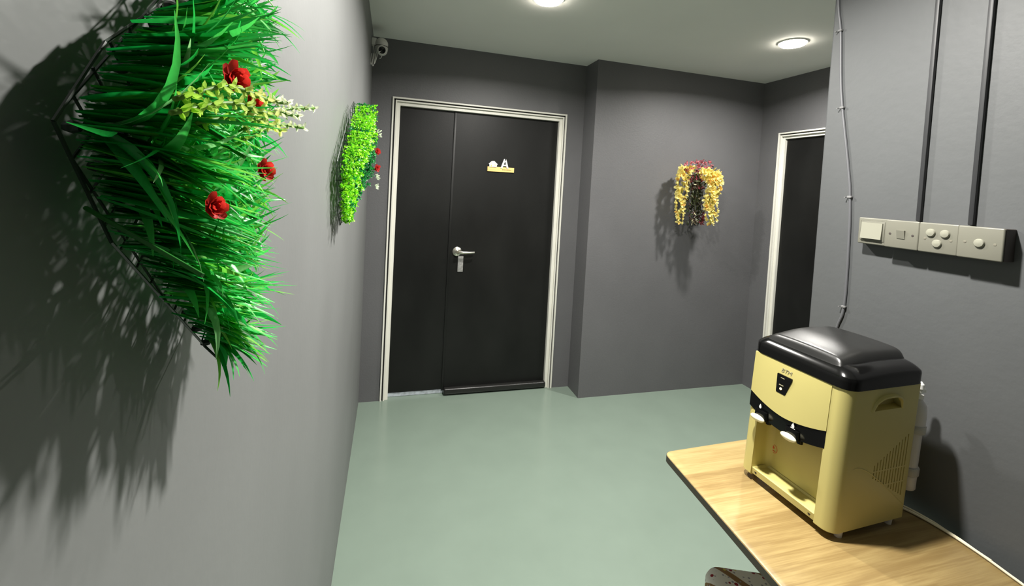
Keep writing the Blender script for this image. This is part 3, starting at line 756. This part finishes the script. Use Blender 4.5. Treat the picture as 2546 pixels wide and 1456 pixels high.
for y, z in ((1.71, 1.73), (1.73, 1.57), (1.69, 1.53)):
    f = MB().colors()
    for k in range(7): f.leaf((.095+U(0, .01), y+U(-.01, .01), z+U(-.01, .01)), (1, U(-1, 1), U(-1, 1)), (0, -1, .3), .012, .006, .3, 3, (.5, .62, .4), (.8, .85, .7), .2, .3, .5)
    f.obj('pale_sprig', M_petal, bp_, 180)

# ------------------------------------------------------------------ hanging flowers on the back wall of the alcove
def fpt(px, py, y):     # a pixel of the photograph placed at depth y in the room
    r = fwd + rgt*((px-PP_X)/F_PX) - upv*((py-PP_Y)/F_PX); return CAM + r*((y-CAM.y)/r.y)
hf = thing('hanging_flower_bunch', 'hanging bunch of yellow artificial flowers on the alcove wall', 'artificial flowers')
hk = fpt(1735, 425, DB)
h = MB(); h.lathe([(.022, 0), (.022, .006), (.008, .008)], hk, (0, -1, 0), 20)
h.tube(smooth_path([hk, hk+Vector((0, -.09, .02)), hk+Vector((0, -.17, .03)), hk+Vector((0, -.19, -.02))], 6), .004, 8)
h.obj('wall_hook', M_leg, hf)
def strand(px_path, y, n_, w_, nm='flower_strand'):
    path = smooth_path([fpt(px, py, yy) for px, py, yy in [(a_, b_, y if len(rest) == 0 else rest[0]) for a_, b_, *rest in px_path]], 10)
    g = MB().colors(); g.tube(path, .0025, 5); g.paint((.16, .22, .04))
    for i in range(n_):
        t = i/(n_-1); q = path[int(t*(len(path)-1))]
        ww = w_*(1.0 if t < .55 else 1.0 - .45*(t-.55)/.45)
        for k in range(3):
            an = i*2.4 + k*2.1; o = Vector((math.cos(an), math.sin(an), U(-.3, .3))); c_ = q + o*ww*.55
            for m_ in range(4):
                a2 = m_*math.pi/2 + U(-.3, .3); s_ = Vector((-math.sin(an), math.cos(an), 0))*math.cos(a2) + Vector((0, 0, 1))*math.sin(a2)
                if U(0, 1) < .07: c0, c1 = (.74, .36, .05), (.86, .55, .14)
                else: c0, c1 = (.78, .62, .10), (.93, .86, .36)
                g.leaf(c_, s_ + o*.5, o, ww*U(.55, .8), ww*.5, .5, 3, c0, c1, .15, .5, .55)
    return g.obj(nm, M_petal, hf, 180)
Y1, Y2 = 2.765, 2.665
strand([(1713, 420, 2.775), (1703, 424), (1698, 450), (1694, 485), (1691, 520), (1689, 552)], Y1, 21, .050)
strand([(1752, 430, 2.69), (1766, 426), (1780, 438), (1780, 458), (1771, 480), (1763, 500), (1763, 530), (1766, 556)], Y2, 25, .050)
strand([(1756, 442, 2.69), (1768, 448), (1775, 470), (1770, 497), (1776, 520), (1778, 546)], Y2-.01, 16, .042)
g = MB().colors()
for i in range(150):
    px, py = (U(1702, 1768), U(400, 422)) if i < 55 else (random.gauss(1734, 9), U(425, 470))
    if i > 130: px, py = U(1738, 1748), U(530, 556)
    q = fpt(px, py, U(2.70, 2.79)); v = U(.5, 1.3)
    c1 = (.62*v, .17*v, .20*v) if i < 55 else (.34*v, .06*v, .08*v)
    for m_ in range(3): g.leaf(q, (U(-1, 1), U(-1, .4), U(-1, 1)), (0, -1, .3), U(.012, .022), .010, .5, 3, [x_*.6 for x_ in c1], c1, .2, .4, .5)
g.obj('pink_blossoms', M_petal, hf, 180)
g = MB().colors()
for i in range(46):
    px = random.gauss(1731, 11); y_ = U(2.70, 2.80); top = fpt(1733+U(-6, 6), U(425, 450), y_); q = fpt(min(1756, max(1703, px)), U(480, 548), y_+U(0, .03))
    path = smooth_path([top, (top+q)/2 + Vector((U(-.02, .02), U(-.02, .02), .02)), q], 5); g.tube(path, .0018, 4)
for v in g.bm.verts: v[g.col] = (.045, .055, .022, 1)
for i in range(330):
    px, py = random.gauss(1731, 11), U(428, 552); q = fpt(min(1758, max(1702, px)), py, U(2.70, 2.83)); v = U(.6, 1.5)
    c_ = random.choice([(.035*v, .050*v, .018*v), (.055*v, .060*v, .028*v), (.045*v, .022*v, .020*v)])
    if U(0, 1) < .05: c_ = (.50, .46, .30)
    g.leaf(q, (U(-1, 1), U(-.8, .6), U(-1.4, .4)), (U(-1, 1), -1, .3), U(.020, .042), U(.008, .015), .5, 3, c_, [x_*1.4 for x_ in c_], .2, .2, .4)
g.obj('dark_foliage', M_plant, hf, 180)
